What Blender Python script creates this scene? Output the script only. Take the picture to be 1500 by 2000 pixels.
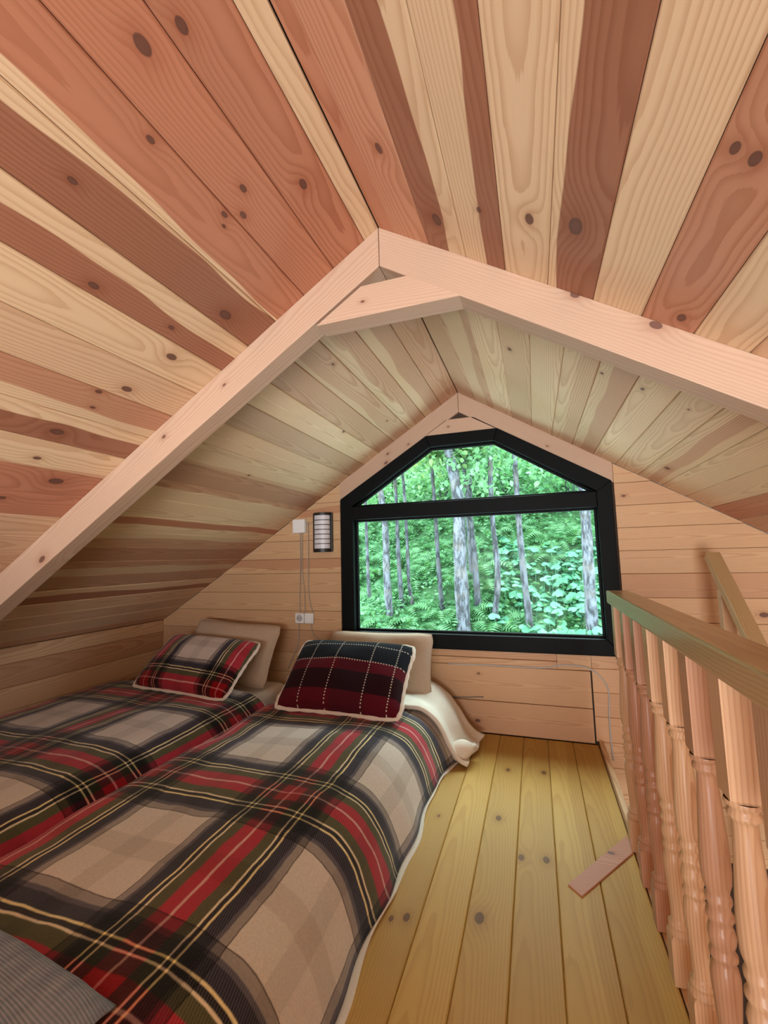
import bpy, bmesh, math, random
from mathutils import Vector, Matrix
random.seed(7)
sc = bpy.context.scene
for o in list(bpy.data.objects): bpy.data.objects.remove(o)
COL = sc.collection
R = math.radians

# ------------------------------------------------------------------ camera
cam_d = bpy.data.cameras.new('camera'); cam = bpy.data.objects.new('camera', cam_d); COL.objects.link(cam)
cam_d.sensor_fit = 'VERTICAL'; cam_d.sensor_height = 36; cam_d.lens = 858.08/2000*36
cam_d.clip_start = 0.02; cam_d.clip_end = 200
YAW, PITCH, ROLL = 0.3273, 0.1019, -0.0244
fw = Vector((-math.sin(YAW)*math.cos(PITCH), math.cos(YAW)*math.cos(PITCH), math.sin(PITCH)))
r0 = Vector((math.cos(YAW), math.sin(YAW), 0)); u0 = r0.cross(fw)
rt = r0*math.cos(ROLL)+u0*math.sin(ROLL); up = -r0*math.sin(ROLL)+u0*math.cos(ROLL)
cam.matrix_world = Matrix(((rt.x, up.x, -fw.x, 0), (rt.y, up.y, -fw.y, 0), (rt.z, up.z, -fw.z, 1.2), (0, 0, 0, 1)))
sc.camera = cam

# ------------------------------------------------------------------ world, light, exposure
w = bpy.data.worlds.new('overcast_sky'); sc.world = w; w.use_nodes = True
bgn = w.node_tree.nodes['Background']; bgn.inputs[0].default_value = (0.66, 0.92, 1.08, 1); bgn.inputs[1].default_value = 9.0
def light(name, kind, loc, aim, energy, color, **kw):
    d = bpy.data.lights.new(name, kind); d.energy = energy; d.color = color
    for k, v in kw.items(): setattr(d, k, v)
    o = bpy.data.objects.new(name, d); COL.objects.link(o); o.location = loc
    o.rotation_euler = (Vector(aim)-Vector(loc)).to_track_quat('-Z', 'Y').to_euler(); return o
# soft daylight coming down over the hillside and in through the gable window
light('hill_daylight', 'SUN', (0.5, 9, 9), (0, 3.1, 0), 7.5, (0.80, 1.0, 0.90), angle=R(50))
# daylight of the tall window in the opposite gable, behind and below the loft
light('rear_window_daylight', 'AREA', (-0.3, -3.42, 0.18), (-0.3, 0.6, 0.75), 330, (1.0, 0.91, 0.84), shape='RECTANGLE', size=2.5, size_y=2.3)
vs = sc.view_settings; vs.view_transform = 'Standard'; vs.look = 'None'; vs.gamma = 1.0; vs.use_curve_mapping = False
vs.exposure = -0.10
sc.cycles.max_bounces = 10; sc.cycles.diffuse_bounces = 6; sc.cycles.transparent_max_bounces = 16

# ------------------------------------------------------------------ helpers
H, D, T = 1.2, 3.144, 1.405
XR, ZR, S = -0.4728, 2.3918, 0.63
SL = math.sqrt(1+S*S)
XKL, XKR = -3.17, 2.224
ZK = ZR - S*(XR-XKL)
YB = -3.5          # opposite gable
ZLOW = -2.55       # floor of the room below

def tag(o, label=None, cat=None, group=None, kind=None):
    if label: o['label'] = label
    if cat: o['category'] = cat
    if group: o['group'] = group
    if kind: o['kind'] = kind
    return o
def empty(name, loc=(0, 0, 0), rz=0.0):
    o = bpy.data.objects.new(name, None); o.empty_display_size = .05
    COL.objects.link(o); o.location = loc; o.rotation_euler = (0, 0, rz); return o
def mobj(name, verts, faces, mat, parent=None, smooth=False, uvs=None, loc=None):
    me = bpy.data.meshes.new(name); me.from_pydata([tuple(v) for v in verts], [], faces); me.update()
    if uvs:
        uv = me.uv_layers.new(name='UVMap')
        for p in me.polygons:
            for li, vi in zip(p.loop_indices, p.vertices): uv.data[li].uv = uvs[vi]
    if smooth:
        for p in me.polygons: p.use_smooth = True
    if mat: me.materials.append(mat)
    return link(name, me, parent, loc)
def link(name, me, parent=None, loc=None):
    o = bpy.data.objects.new(name, me); COL.objects.link(o)
    if parent: o.parent = parent
    if loc is not None: o.location = loc
    return o
class MB:
    def __init__(s): s.v = []; s.f = []
    def add(s, vs_, fs):
        n = len(s.v); s.v += [tuple(v) for v in vs_]; s.f += [tuple(i+n for i in f) for f in fs]; return s
    def box(s, x0, x1, y0, y1, z0, z1):
        return s.add([(x0,y0,z0),(x1,y0,z0),(x1,y1,z0),(x0,y1,z0),(x0,y0,z1),(x1,y0,z1),(x1,y1,z1),(x0,y1,z1)],
                     [(0,3,2,1),(4,5,6,7),(0,1,5,4),(1,2,6,5),(2,3,7,6),(3,0,4,7)])
    def prism(s, poly, y0, y1):       # poly: (x,z) counter-clockwise seen from -Y
        n = len(poly)
        return s.add([(x, y0, z) for x, z in poly]+[(x, y1, z) for x, z in poly],
                     [tuple(range(n)), tuple(range(2*n-1, n-1, -1))]+[(i, i+n, (i+1) % n+n, (i+1) % n) for i in range(n)])
    def tube(s, pts, rad, seg=8, cap=True):
        pts = [Vector(p) for p in pts]; n = len(pts)
        rads = rad if isinstance(rad, (list, tuple)) else [rad]*n
        vs_, fs = [], []
        ref = Vector((0.31, 0.17, 0.93)).normalized()
        for i, p in enumerate(pts):
            t = (pts[min(i+1, n-1)]-pts[max(i-1, 0)]).normalized()
            a = t.cross(ref)
            if a.length < .1: a = t.cross(Vector((1, 0, 0)))
            a.normalize(); b = t.cross(a)
            for k in range(seg):
                q = 2*math.pi*k/seg; vs_.append(p+(a*math.cos(q)+b*math.sin(q))*rads[i])
        for i in range(n-1):
            for k in range(seg):
                fs.append((i*seg+k, i*seg+(k+1) % seg, (i+1)*seg+(k+1) % seg, (i+1)*seg+k))
        if cap: fs += [tuple(range(seg))[::-1], tuple(range((n-1)*seg, n*seg))]
        return s.add(vs_, fs)
    def obj(s, name, mat, parent=None, smooth=False, loc=None):
        return mobj(name, s.v, s.f, mat, parent, smooth, loc=loc)
def setm(o, m):
    o.matrix_basis = (o.parent.matrix_basis.inverted() @ m) if o.parent else m
def bevel(o, w_=.004, seg=2):
    m = o.modifiers.new('bevel', 'BEVEL'); m.width = w_; m.segments = seg; m.limit_method = 'ANGLE'; return o
def fixn(o):
    bm = bmesh.new(); bm.from_mesh(o.data); bmesh.ops.recalc_face_normals(bm, faces=bm.faces); bm.to_mesh(o.data); bm.free(); return o
def spline(pts, n):
    pts = [Vector(p) for p in pts]; out = []; m = len(pts)-1
    for i in range(n+1):
        t = i/n*m; k = min(int(t), m-1); f = t-k
        p0, p1, p2, p3 = pts[max(k-1, 0)], pts[k], pts[k+1], pts[min(k+2, m)]
        out.append(0.5*((2*p1)+(p2-p0)*f+(2*p0-5*p1+4*p2-p3)*f*f+(3*p1-p0-3*p2+p3)*f**3))
    return out
def hsh(a, b=0.0):
    v = math.sin(a*12.9898+b*78.233)*43758.5453; return v-math.floor(v)
def vn(x, y):       # smooth value noise 0..1
    xi, yi = math.floor(x), math.floor(y); fx, fy = x-xi, y-yi
    fx = fx*fx*(3-2*fx); fy = fy*fy*(3-2*fy)
    a = hsh(xi, yi)*(1-fx)+hsh(xi+1, yi)*fx; b = hsh(xi, yi+1)*(1-fx)+hsh(xi+1, yi+1)*fx
    return a*(1-fy)+b*fy

# ------------------------------------------------------------------ materials
class NT:
    def __init__(s, name):
        s.m = bpy.data.materials.new(name); s.m.use_nodes = True; s.t = s.m.node_tree; s.t.nodes.clear()
        s.out = s.t.nodes.new('ShaderNodeOutputMaterial')
        s.b = s.t.nodes.new('ShaderNodeBsdfPrincipled'); s.t.links.new(s.b.outputs[0], s.out.inputs[0])
    def n(s, typ, **kw):
        nd = s.t.nodes.new(typ)
        for k, v in kw.items(): setattr(nd, k, v)
        return nd
    def put(s, sock, v):
        if isinstance(v, bpy.types.NodeSocket): s.t.links.new(v, sock)
        elif v is not None:
            try: sock.default_value = v
            except Exception: sock.default_value = (*v, 1)
    def m_(s, op, a, b=None, c=None, clamp=False):
        nd = s.n('ShaderNodeMath', operation=op, use_clamp=clamp)
        for i, v in enumerate((a, b, c)): s.put(nd.inputs[i], v) if v is not None else None
        return nd.outputs[0]
    def vm(s, op, a, b=None):
        nd = s.n('ShaderNodeVectorMath', operation=op); s.put(nd.inputs[0], a)
        if b is not None: s.put(nd.inputs[1], b)
        return nd.outputs[0]
    def ss(s, lo, hi, x):
        nd = s.n('ShaderNodeMapRange', interpolation_type='SMOOTHSTEP')
        s.put(nd.inputs['Value'], x); s.put(nd.inputs['From Min'], lo); s.put(nd.inputs['From Max'], hi); return nd.outputs[0]
    def mix(s, f, a, b, blend='MIX'):
        nd = s.n('ShaderNodeMix', data_type='RGBA', blend_type=blend)
        s.put(nd.inputs[0], f); s.put(nd.inputs[6], a); s.put(nd.inputs[7], b); return nd.outputs[2]
    def xyz(s, v):
        nd = s.n('ShaderNodeSeparateXYZ'); s.put(nd.inputs[0], v); return nd.outputs
    def comb(s, x, y, z):
        nd = s.n('ShaderNodeCombineXYZ'); s.put(nd.inputs[0], x); s.put(nd.inputs[1], y); s.put(nd.inputs[2], z); return nd.outputs[0]
    def noise(s, v, scale=1, detail=2, rough=.5):
        nd = s.n('ShaderNodeTexNoise'); s.put(nd.inputs['Vector'], v); nd.inputs['Scale'].default_value = scale
        nd.inputs['Detail'].default_value = detail; nd.inputs['Roughness'].default_value = rough; return nd.outputs[0]
    def attr(s, name, vec=False):
        nd = s.n('ShaderNodeAttribute', attribute_type='OBJECT', attribute_name=name)
        return nd.outputs['Vector'] if vec else nd.outputs['Fac']
    def bump(s, h, strength, dist=.002):
        nd = s.n('ShaderNodeBump'); nd.inputs['Strength'].default_value = strength; nd.inputs['Distance'].default_value = dist
        s.put(nd.inputs['Height'], h); s.t.links.new(nd.outputs[0], s.b.inputs['Normal'])
    def set(s, **kw):
        for k, v in kw.items(): s.put(s.b.inputs[k.replace('_', ' ')], v)
        return s
def c4(r, g, b): return (r, g, b, 1)
def plain(name, col, rough=.6, var=.12, scale=30, bump=0, spec=.4, metal=0):
    t = NT(name); co = t.n('ShaderNodeTexCoord').outputs['Object']; nz = t.noise(co, scale, 3)
    k = t.m_('MULTIPLY_ADD', nz, 2*var, 1-var)
    cc = t.mix(1.0, c4(*col), t.comb(k, k, k), 'MULTIPLY'); t.set(Base_Color=cc, Roughness=rough, Metallic=metal)
    t.b.inputs['Specular IOR Level'].default_value = spec
    if bump: t.bump(nz, bump)
    return t.m
def wood(name, sap, heart, rough=.5, coat=0.0, axis='x', ringw=.0075, grain=.55, coatrough=.15, knotcol=(.10, .042, .030), spec=.35):
    """Sawn pine: growth rings bending round knots, a heartwood band; every piece sets its own seed, band and knots."""
    t = NT(name); x, y, z = t.xyz(t.n('ShaderNodeTexCoord').outputs['Object'])
    if axis == 'z': x, y, z = z, x, y
    sd = t.attr('seed'); s1 = t.m_('MULTIPLY', sd, 17.3)
    lo1 = t.m_('SUBTRACT', t.noise(t.comb(t.m_('MULTIPLY_ADD', x, 1.0, s1), t.m_('MULTIPLY', y, 4.0), s1), 1, 2), .5)
    lo2 = t.m_('SUBTRACT', t.noise(t.comb(t.m_('MULTIPLY_ADD', x, 2.2, s1), t.m_('ADD', s1, 4.0), t.m_('MULTIPLY', y, 1.5)), 1, 2), .5)
    fine = t.noise(t.comb(t.m_('MULTIPLY_ADD', x, 9.0, s1), t.m_('MULTIPLY', y, 160.0), t.m_('MULTIPLY', z, 160.0)), 1, 3, .6)
    G = 0.0; KM = 0.0; KH = 0.0; KC = 0.0
    for kn in ('knot_a', 'knot_b', 'knot_c'):
        kx, ky, kr = t.xyz(t.attr(kn, True))
        du = t.m_('MULTIPLY', t.m_('SUBTRACT', x, kx), .6); dv = t.m_('SUBTRACT', y, ky)
        d2 = t.m_('ADD', t.m_('MULTIPLY', du, du), t.m_('MULTIPLY', dv, dv))
        wob = t.m_('MULTIPLY_ADD', lo1, .5, 1.0)
        r2 = t.m_('MULTIPLY', t.m_('MULTIPLY_ADD', t.m_('MULTIPLY', kr, .68), kr, 1e-8), wob)
        qv = t.m_('DIVIDE', d2, r2)
        g = t.m_('POWER', 2.718, t.m_('MULTIPLY', qv, -.10)); gm = t.m_('MULTIPLY', g, kr)
        G = t.m_('ADD', gm, G); KM = t.m_('MAXIMUM', t.ss(1.15, .72, qv), KM); KC = t.m_('MAXIMUM', t.ss(.55, .15, qv), KC); KH = t.m_('MAXIMUM', t.m_('POWER', 2.718, t.m_('MULTIPLY', qv, -.22)), KH)
    vv = t.m_('MULTIPLY_ADD', lo1, .022, t.m_('SUBTRACT', y, t.attr('vc')))
    dd = t.m_('ADD', t.m_('MULTIPLY_ADD', x, .022, t.attr('pd')), t.m_('ADD', t.m_('MULTIPLY', lo2, .022), z))
    rr = t.m_('SQRT', t.m_('ADD', t.m_('MULTIPLY', vv, vv), t.m_('MULTIPLY', dd, dd)))
    rr = t.m_('ADD', rr, t.m_('MULTIPLY', G, 1.1))
    ph = t.m_('FRACT', t.m_('ADD', t.m_('DIVIDE', rr, ringw), t.m_('MULTIPLY', fine, .35)))
    late = t.m_('MULTIPLY', t.ss(.35, .9, ph), t.ss(1.0, .93, ph))
    late = t.m_('MULTIPLY', late, t.m_('MULTIPLY_ADD', lo1, 1.2, .75))
    lo3 = t.m_('SUBTRACT', t.noise(t.comb(t.m_('MULTIPLY_ADD', x, 1.9, s1), t.m_('ADD', s1, 9.0), 0.0), 1, 1), .5)
    hv = t.m_('ADD', t.m_('MULTIPLY_ADD', lo3, .085, y), t.m_('MULTIPLY', G, -.3))
    h0, h1 = t.attr('h0'), t.attr('h1')
    hm = t.m_('MULTIPLY', t.ss(t.m_('SUBTRACT', h0, .0022), t.m_('ADD', h0, .0022), hv), t.ss(t.m_('ADD', h1, .0022), t.m_('SUBTRACT', h1, .0022), hv))
    hm = t.m_('MULTIPLY', hm, t.attr('hs'))
    hd = t.attr('hd'); base = t.mix(hm, c4(*sap), t.mix(1.0, c4(*heart), t.comb(hd, hd, hd), 'MULTIPLY'))
    grn = t.mix(1.0, base, c4(.62, .45, .34), 'MULTIPLY')
    col = t.mix(t.m_('MULTIPLY', late, grain, clamp=True), base, grn)
    halo = t.mix(1.0, base, c4(.62, .42, .34), 'MULTIPLY')
    col = t.mix(t.m_('MULTIPLY', KH, .55, clamp=True), col, halo)
    col = t.mix(t.m_('MULTIPLY', KM, .88, clamp=True), col, c4(*knotcol)); col = t.mix(t.m_('MULTIPLY', KC, .45, clamp=True), col, c4(*[q_*1.6 for q_ in knotcol]))
    tn = t.m_('MULTIPLY', t.attr('tone'), t.m_('ADD', t.m_('MULTIPLY_ADD', lo1, .28, 1.0), t.m_('MULTIPLY_ADD', fine, .12, -.06)))
    col = t.mix(1.0, col, t.comb(tn, tn, tn), 'MULTIPLY')
    t.set(Base_Color=col, Roughness=rough); t.b.inputs['Specular IOR Level'].default_value = spec
    if coat: t.b.inputs['Coat Weight'].default_value = coat; t.b.inputs['Coat Roughness'].default_value = coatrough
    t.bump(t.m_('ADD', t.m_('MULTIPLY', late, -.5), t.m_('MULTIPLY', fine, .3)), .25, .0012)
    return t.m
M = {}
M['ceil'] = wood('ceiling_pine', (.68, .48, .30), (.45, .19, .11), .55)
M['wall'] = wood('wall_pine', (.58, .37, .205), (.46, .225, .12), .5)
M['floor'] = wood('floor_pine', (.47, .28, .072), (.37, .195, .045), .50, coat=.04, spec=.14, grain=.35, coatrough=.28, knotcol=(.11, .045, .012))
M['beam'] = wood('beam_pine', (.46, .305, .215), (.39, .20, .13), .55, grain=.30)
M['turn'] = wood('turned_pine', (.50, .31, .175), (.41, .20, .115), .45, axis='z', coat=.15)
M['rail'] = wood('handrail_pine', (.44, .29, .14), (.36, .21, .095), .38, coat=.35)
M['groove'] = plain('dark_backing', (.05, .03, .02), .9)
M['shell'] = plain('backing_boards', (.42, .25, .13), .7)
M['black'] = plain('black_frame', (.003, .0035, .004), .5, .1, 40, spec=.08)
M['white'] = plain('white_plastic', (.72, .72, .72), .35, .04)
M['grey'] = plain('grey_plastic', (.42, .41, .40), .4, .04)
M['cable'] = plain('grey_cable', (.34, .29, .24), .5, .05)
M['cabled'] = plain('dark_cable', (.16, .14, .13), .5, .05)
M['opal'] = plain('opal_glass', (.62, .61, .66), .25, .05)
M['lampblack'] = plain('lamp_black', (.012, .010, .010), .4)
M['linen'] = plain('beige_linen', (.44, .325, .235), .85, .10, 60, .25)
M['sheet'] = plain('white_sheet', (.62, .53, .43), .9, .08, 50, .2)
M['fleece'] = plain('white_fleece', (.68, .59, .50), .95, .10, 160, .9)
M['bark'] = None

def setw(o, seed=None, h0=9.0, h1=9.0, hs=1.0, tone=1.0, vc=None, pd=None, knots=()):
    sd = seed if seed is not None else random.random()*9
    hd = 1.0
    if hs > .7 and tone < .92 and h0 < 5: hd, tone = tone*.88, 1.0
    o['hd'] = float(hd); o['seed'] = float(sd); o['h0'] = float(h0); o['h1'] = float(h1); o['hs'] = float(hs); o['tone'] = float(tone)
    o['vc'] = float(vc if vc is not None else (hsh(sd, 3)-.5)*.16); o['pd'] = float(pd if pd is not None else .02+hsh(sd, 5)*.06)
    for i, nm in enumerate(('knot_a', 'knot_b', 'knot_c')):
        o[nm] = [float(q) for q in knots[i]] if i < len(knots) else [50.0, 50.0, 0.0]
    return o
PLC = {}
def plank_mesh(L, W, t, mat, bv=.0035, cutl=None):
    key = (round(L, 3), round(W, 4), t, mat.name, bv)
    if key in PLC: return PLC[key]
    cs = [(-W/2, -t), (-W/2, -bv), (-W/2+bv, 0), (W/2-bv, 0), (W/2, -bv), (W/2, -t)]
    vs_ = [(0, a, b) for a, b in cs]+[(L, a, b) for a, b in cs]
    fs = [(5, 4, 3, 2, 1, 0), (6, 7, 8, 9, 10, 11)]+[(i, (i+1) % 6, (i+1) % 6+6, i+6) for i in range(6)]
    me = bpy.data.meshes.new('plank'); me.from_pydata(vs_, [], fs); me.update(); me.materials.append(mat)
    bm = bmesh.new(); bm.from_mesh(me); bmesh.ops.recalc_face_normals(bm, faces=bm.faces); bm.to_mesh(me); bm.free()
    PLC[key] = me; return me
def plank(parent, org, U, V, N, L, W, mat, t=.018, name='plank', **kw):
    o = link(name, plank_mesh(L, W, t, mat), parent)
    U, V, N = Vector(U).normalized(), Vector(V).normalized(), Vector(N).normalized()
    setm(o, Matrix(((U.x, V.x, N.x, org[0]), (U.y, V.y, N.y, org[1]), (U.z, V.z, N.z, org[2]), (0, 0, 0, 1))))
    setw(o, **kw); return o
def beam(parent, name, P0, P1, face_n, width, thick, mat, poly=None, **kw):
    """A straight timber from P0 to P1 (centre of its section)."""
    P0, P1 = Vector(P0), Vector(P1); U = (P1-P0).normalized(); N = Vector(face_n).normalized(); V = N.cross(U).normalized(); N = U.cross(V)
    L = (P1-P0).length
    o = MB().box(0, L, -width/2, width/2, -thick/2, thick/2).obj(name, mat, parent)
    setm(o, Matrix(((U.x, V.x, N.x, P0.x), (U.y, V.y, N.y, P0.y), (U.z, V.z, N.z, P0.z), (0, 0, 0, 1))))
    setw(o, **kw); bevel(o, .003, 2); return o

# ================================================================== THE SETTING
def struct(name, mb, mat, label, cat):
    o = mb.obj(name, mat); return tag(o, label, cat, kind='structure')
# ---- ceilings: two slopes, each board its own piece
PT = .018
def slope_pt(side, s, y, off=0.0):     # side -1 left, +1 right; s = distance down the slope from the ridge; off = out of the room
    nx, nz = side*S/SL, 1/SL
    return Vector((XR+side*s/SL+nx*off, y, ZR-S*s/SL+nz*off))
SEND = (XR-XKL)*SL
for side, nm in ((-1, 'ceiling_left'), (1, 'ceiling_right')):
    a0, a1 = slope_pt(side, 0, 0, PT+.006), slope_pt(side, SEND+.06, 0, PT+.006); b0, b1 = slope_pt(side, 0, 0, .12), slope_pt(side, SEND+.06, 0, .12)
    # mitre at the ridge
    poly = [(XR, ZR+(PT+.006)*SL), (a1.x, a1.z), (b1.x, b1.z), (XR, ZR+.12*SL)]
    if side > 0: poly = poly[::-1]
    o = struct(nm, MB().prism(poly, YB-.05, D+.55), M['groove'],  # slab overhang beyond the gable wall added to shade the window
               'left slope of the boarded pine ceiling above the beds' if side < 0 else 'right slope of the boarded pine ceiling above the railing', 'ceiling')
    fixn(o)
    M_ = M['ceil']
    # near bay seams, far bay seams
    def boards(seams, y0, y1, specs, dflt):
        for i in range(len(seams)-1):
            s0, s1 = seams[i], seams[i+1]
            c = slope_pt(side, (s0+s1)/2, y0)
            U = (0, 1, 0); dn = Vector((side/SL, 0, -S/SL)); N = Vector((-side*S/SL, 0, -1/SL))
            V = dn            # v grows down the slope
            if Vector(U).cross(dn).dot(N) < 0: flip = True
            else: flip = False
            sp = dict(specs.get(i, dflt(i)))
            kn = [(ky-y0, ks-(s0+s1)/2, kr) for ky, ks, kr in sp.pop('k', ())]
            if flip:           # keep a right-handed frame: v runs up the slope
                V = -dn; kn = [(a, -b, r) for a, b, r in kn]
                h0, h1 = sp.get('h0', 9.), sp.get('h1', 9.)
                if h0 < 5: sp['h0'], sp['h1'] = -h1, -h0
            plank(o, c, U, V, N, y1-y0, (s1-s0)-.0016, M_, PT, knots=kn, **sp)
    F = dict(h0=-1., h1=1.)
    near = [0, .066]+[.066+.1478*k for k in range(1, 22)]
    near = [s for s in near if s < SEND]+[SEND]
    far = [.1475*k for k in range(0, 22)]; far = [s for s in far if s < SEND]+[SEND]
    if side < 0:
        spn = {0: dict(seed=1.1, tone=1.0),
               1: dict(seed=2.3, **F, tone=.98, vc=.03, pd=.012, k=[(.627, .181, .013), (1.073, .144, .013)]),
               2: dict(seed=3.1, **F, tone=1.05, vc=.09, pd=.03, k=[(.60, .267, .016), (.953, .289, .010), (1.008, .337, .010)]),
               3: dict(seed=4.2, h0=-1., h1=.048, tone=1.04, vc=0, pd=.0, k=[(.967, .376, .009), (.716, .385, .009), (.99, .40, .006)]),
               4: dict(seed=5.5, h0=-.06, h1=1., tone=.78, vc=.12, pd=.05, k=[(.656, .58, .009), (1.222, .611, .020)]),
               5: dict(seed=6.6, h0=-.005, h1=1., tone=.86, vc=.08, pd=.03, k=[(.842, .777, .012), (1.108, .761, .009)]),
               6: dict(seed=7.4, tone=1.02, vc=0, pd=.0, k=[(1.193, .857, .016)]),
               7: dict(seed=8.8, h0=-1, h1=1, hs=.22, tone=1.0, vc=.1, k=[(1.16, 1.057, .015)]),
               8: dict(seed=9.3, h0=-1., h1=.03, tone=.98, hs=.8, vc=.1, k=[(1.088, 1.111, .010), (1.116, 1.185, .008)]),
               9: dict(seed=1.9, h0=-.03, h1=1., tone=.78, vc=.0, k=[(1.086, 1.34, .018)]),
               10: dict(seed=2.7, tone=1.0, h0=.05, h1=1, hs=.5, k=[(1.105, 1.49, .011)]),
               11: dict(seed=3.6, **F, tone=.95, k=[(1.241, 1.60, .022)]),
               12: dict(seed=4.9, **F, tone=.98, k=[(1.12, 1.74, .012)]),
               13: dict(seed=5.1, hs=.3, **F), 14: dict(seed=6.1, hs=.35, **F)}
        spf = {0: dict(seed=1.7, **F, hs=.42), 1: dict(seed=2.9, h0=-1., h1=.02, hs=.40, tone=.98), 2: dict(seed=3.3, h0=-1., h1=.02, hs=.35),
               3: dict(seed=4.1, h0=-1, h1=.045, hs=.30, k=[(2.77, .508, .007), (1.868, .479, .008)]), 4: dict(seed=5.7, **F, hs=.32),
               5: dict(seed=6.2, hs=.0, tone=1.12, vc=0, pd=.0, k=[(2.492, .745, .010)]), 6: dict(seed=7.7, hs=.22, **F, tone=.92), 7: dict(seed=8.1, hs=.1, **F, tone=1.08, vc=0, pd=0),
               8: dict(seed=9.2, h0=.04, h1=1, hs=.3, k=[(2.167, 1.30, .008)]), 9: dict(seed=1.3, hs=.55, **F, tone=.88), 10: dict(seed=2.2, h0=-1, h1=-.03, hs=.5, tone=1.02),
               11: dict(seed=3.9, hs=0., tone=1.05), 12: dict(seed=4.4, h0=-.06, h1=.0, hs=.85, tone=1.0), 13: dict(seed=5.9, h0=-.02, h1=1., hs=.45, tone=.95),
               14: dict(seed=6.4, **F, hs=.6, tone=.9), 15: dict(seed=7.2, h0=-1, h1=.0, hs=.5, tone=.86), 16: dict(seed=8.5, **F, hs=.4, tone=.82), 17: dict(seed=9.8, h0=0, h1=1, hs=.7, tone=.85)}
    else:
        spn = {0: dict(seed=1.4, **F, tone=1.12), 1: dict(seed=2.6, **F, hs=.85, tone=1.15, k=[(1.037, .155, .013)]),
               2: dict(seed=3.4, h0=-1, h1=.018, tone=.80, k=[(1.261, .285, .020)]), 3: dict(seed=4.5, h0=.016, h1=1, tone=.82, vc=.1, k=[(1.162, .447, .009)]),
               4: dict(seed=5.2, tone=1.0, vc=.0, pd=.0, k=[(1.141, .600, .015)]), 5: dict(seed=6.9, h0=-.045, h1=1., tone=.78, vc=.06, pd=.03, k=[(1.12, .725, .022)]),
               6: dict(seed=7.1, tone=1.0, vc=-.09, pd=.03), 7: dict(seed=8.3, **F, tone=.98, hs=.9, vc=0, pd=.01, k=[(.845, 1.016, .012), (.833, .98, .010), (1.351, 1.05, .014)]),
               8: dict(seed=9.6, tone=.98, vc=0, pd=0, ), 9: dict(seed=1.8, **F, hs=.3)}
        spf = {0: dict(seed=2.1, hs=.25, **F), 1: dict(seed=3.2, h0=.03, h1=1, hs=.35), 2: dict(seed=4.3, tone=1.08), 3: dict(seed=5.4, hs=.15, **F, k=[(2.012, .49, .012)]),
               4: dict(seed=6.5, tone=1.1), 5: dict(seed=7.6, h0=0, h1=1, hs=.2), 6: dict(seed=8.7, h0=-.02, h1=1, hs=.4, tone=1.0, k=[(1.888, .905, .008)]),
               7: dict(seed=9.1, hs=0, tone=1.12, k=[(1.887, 1.067, .010)]), 8: dict(seed=1.6, tone=1.05, k=[(1.909, 1.246, .006)]), 9: dict(seed=2.5, h0=-.02, h1=.04, hs=.4, k=[(2.75, 1.40, .018)]),
               10: dict(seed=3.7, tone=1.05), 11: dict(seed=4.6, hs=.1, **F), 12: dict(seed=5.8, **F, hs=.8, tone=.95), 13: dict(seed=6.3, **F, hs=.5)}
    rnd = random.Random(11)
    dfl = lambda i: dict(seed=rnd.random()*9, **F, hs=rnd.random()*.6, tone=.92+.1*rnd.random())
    boards(near, YB, T+.09, spn, dfl)
    for k_, d_ in spf.items(): d_['hs'] = min(1.0, d_.get('hs', 0)*1.35); d_['tone'] = d_.get('tone', 1.0)*(.93+.10*hsh(k_, side))
    boards(far, T+.09, D, spf, dfl)

# ---- trusses
def truss(name, y0, y1, depthL, depthR, xend_l, xend_r, ct, cb, label):
    tr_ = tag(empty(name, (XR, y0, 0)), label, 'roof truss', kind=('structure' if name.startswith('trim') else None))
    yy = y0
    def piece(nm, poly, U, **kw):
        P0 = Vector((poly[0][0], y0, poly[0][1])); U = Vector((U[0], 0, U[1])).normalized(); N = Vector((0, -1, 0)); V = N.cross(U)
        vs_ = []
        for yv in (y0, y1):
            for x, z in poly:
                d = Vector((x, yv, z))-P0; vs_.append((d.dot(U), d.dot(V), d.dot(N)))
        n = len(poly)
        fs = [tuple(range(n)), tuple(range(2*n-1, n-1, -1))]+[(i, i+n, (i+1) % n+n, (i+1) % n) for i in range(n)]
        o = mobj(nm, vs_, fs, M['beam'], tr_); fixn(o)
        setm(o, Matrix(((U.x, V.x, N.x, P0.x), (U.y, V.y, N.y, P0.y), (U.z, V.z, N.z, P0.z), (0, 0, 0, 1))))
        setw(o, **kw); bevel(o, .003, 2); return o
    zl = lambda x: ZR+S*(x-XR); zr_ = lambda x: ZR-S*(x-XR)
    e = .0008
    a = piece('rafter', [(xend_l, zl(xend_l)), (XR-e, ZR), (XR-e, ZR-.150), (XR-.02, ZR-.150-.012), (xend_l, zl(xend_l)-depthL)], (1, S), seed=3.3, tone=1.0, vc=.0, pd=.05,
              knots=[(1.15, -.10, .016), (2.0, -.05, .008), (2.35, -.06, .006)] if name == 'roof_truss' else [(.45, -.05, .009), (.62, -.09, .007), (.40, -.10, .012)])
    b = piece('rafter', [(XR+e, ZR), (xend_r, zr_(xend_r)), (xend_r, zr_(xend_r)-depthR), (XR+e, ZR-.150)], (1, -S), seed=6.1, tone=1.04, vc=.04, pd=.08,
              knots=[(.75, -.005, .011), (1.0, -.012, .014)] if name == 'roof_truss' else [(.75, -.08, .006)])
    xl = lambda z, dpt: XR-(ZR-dpt-z)/S
    c_ = piece('collar', [(xl(cb, depthL)+.002, cb), (XR+(ZR-depthR-cb)/S-.002, cb), (XR+(ZR-depthR-ct)/S-.002, ct), (xl(ct, depthL)+.002, ct)], (1, 0), seed=8.2, tone=1.06, vc=-.03, pd=.07, knots=[(.19, .055, .006)])
    return tr_
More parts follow.
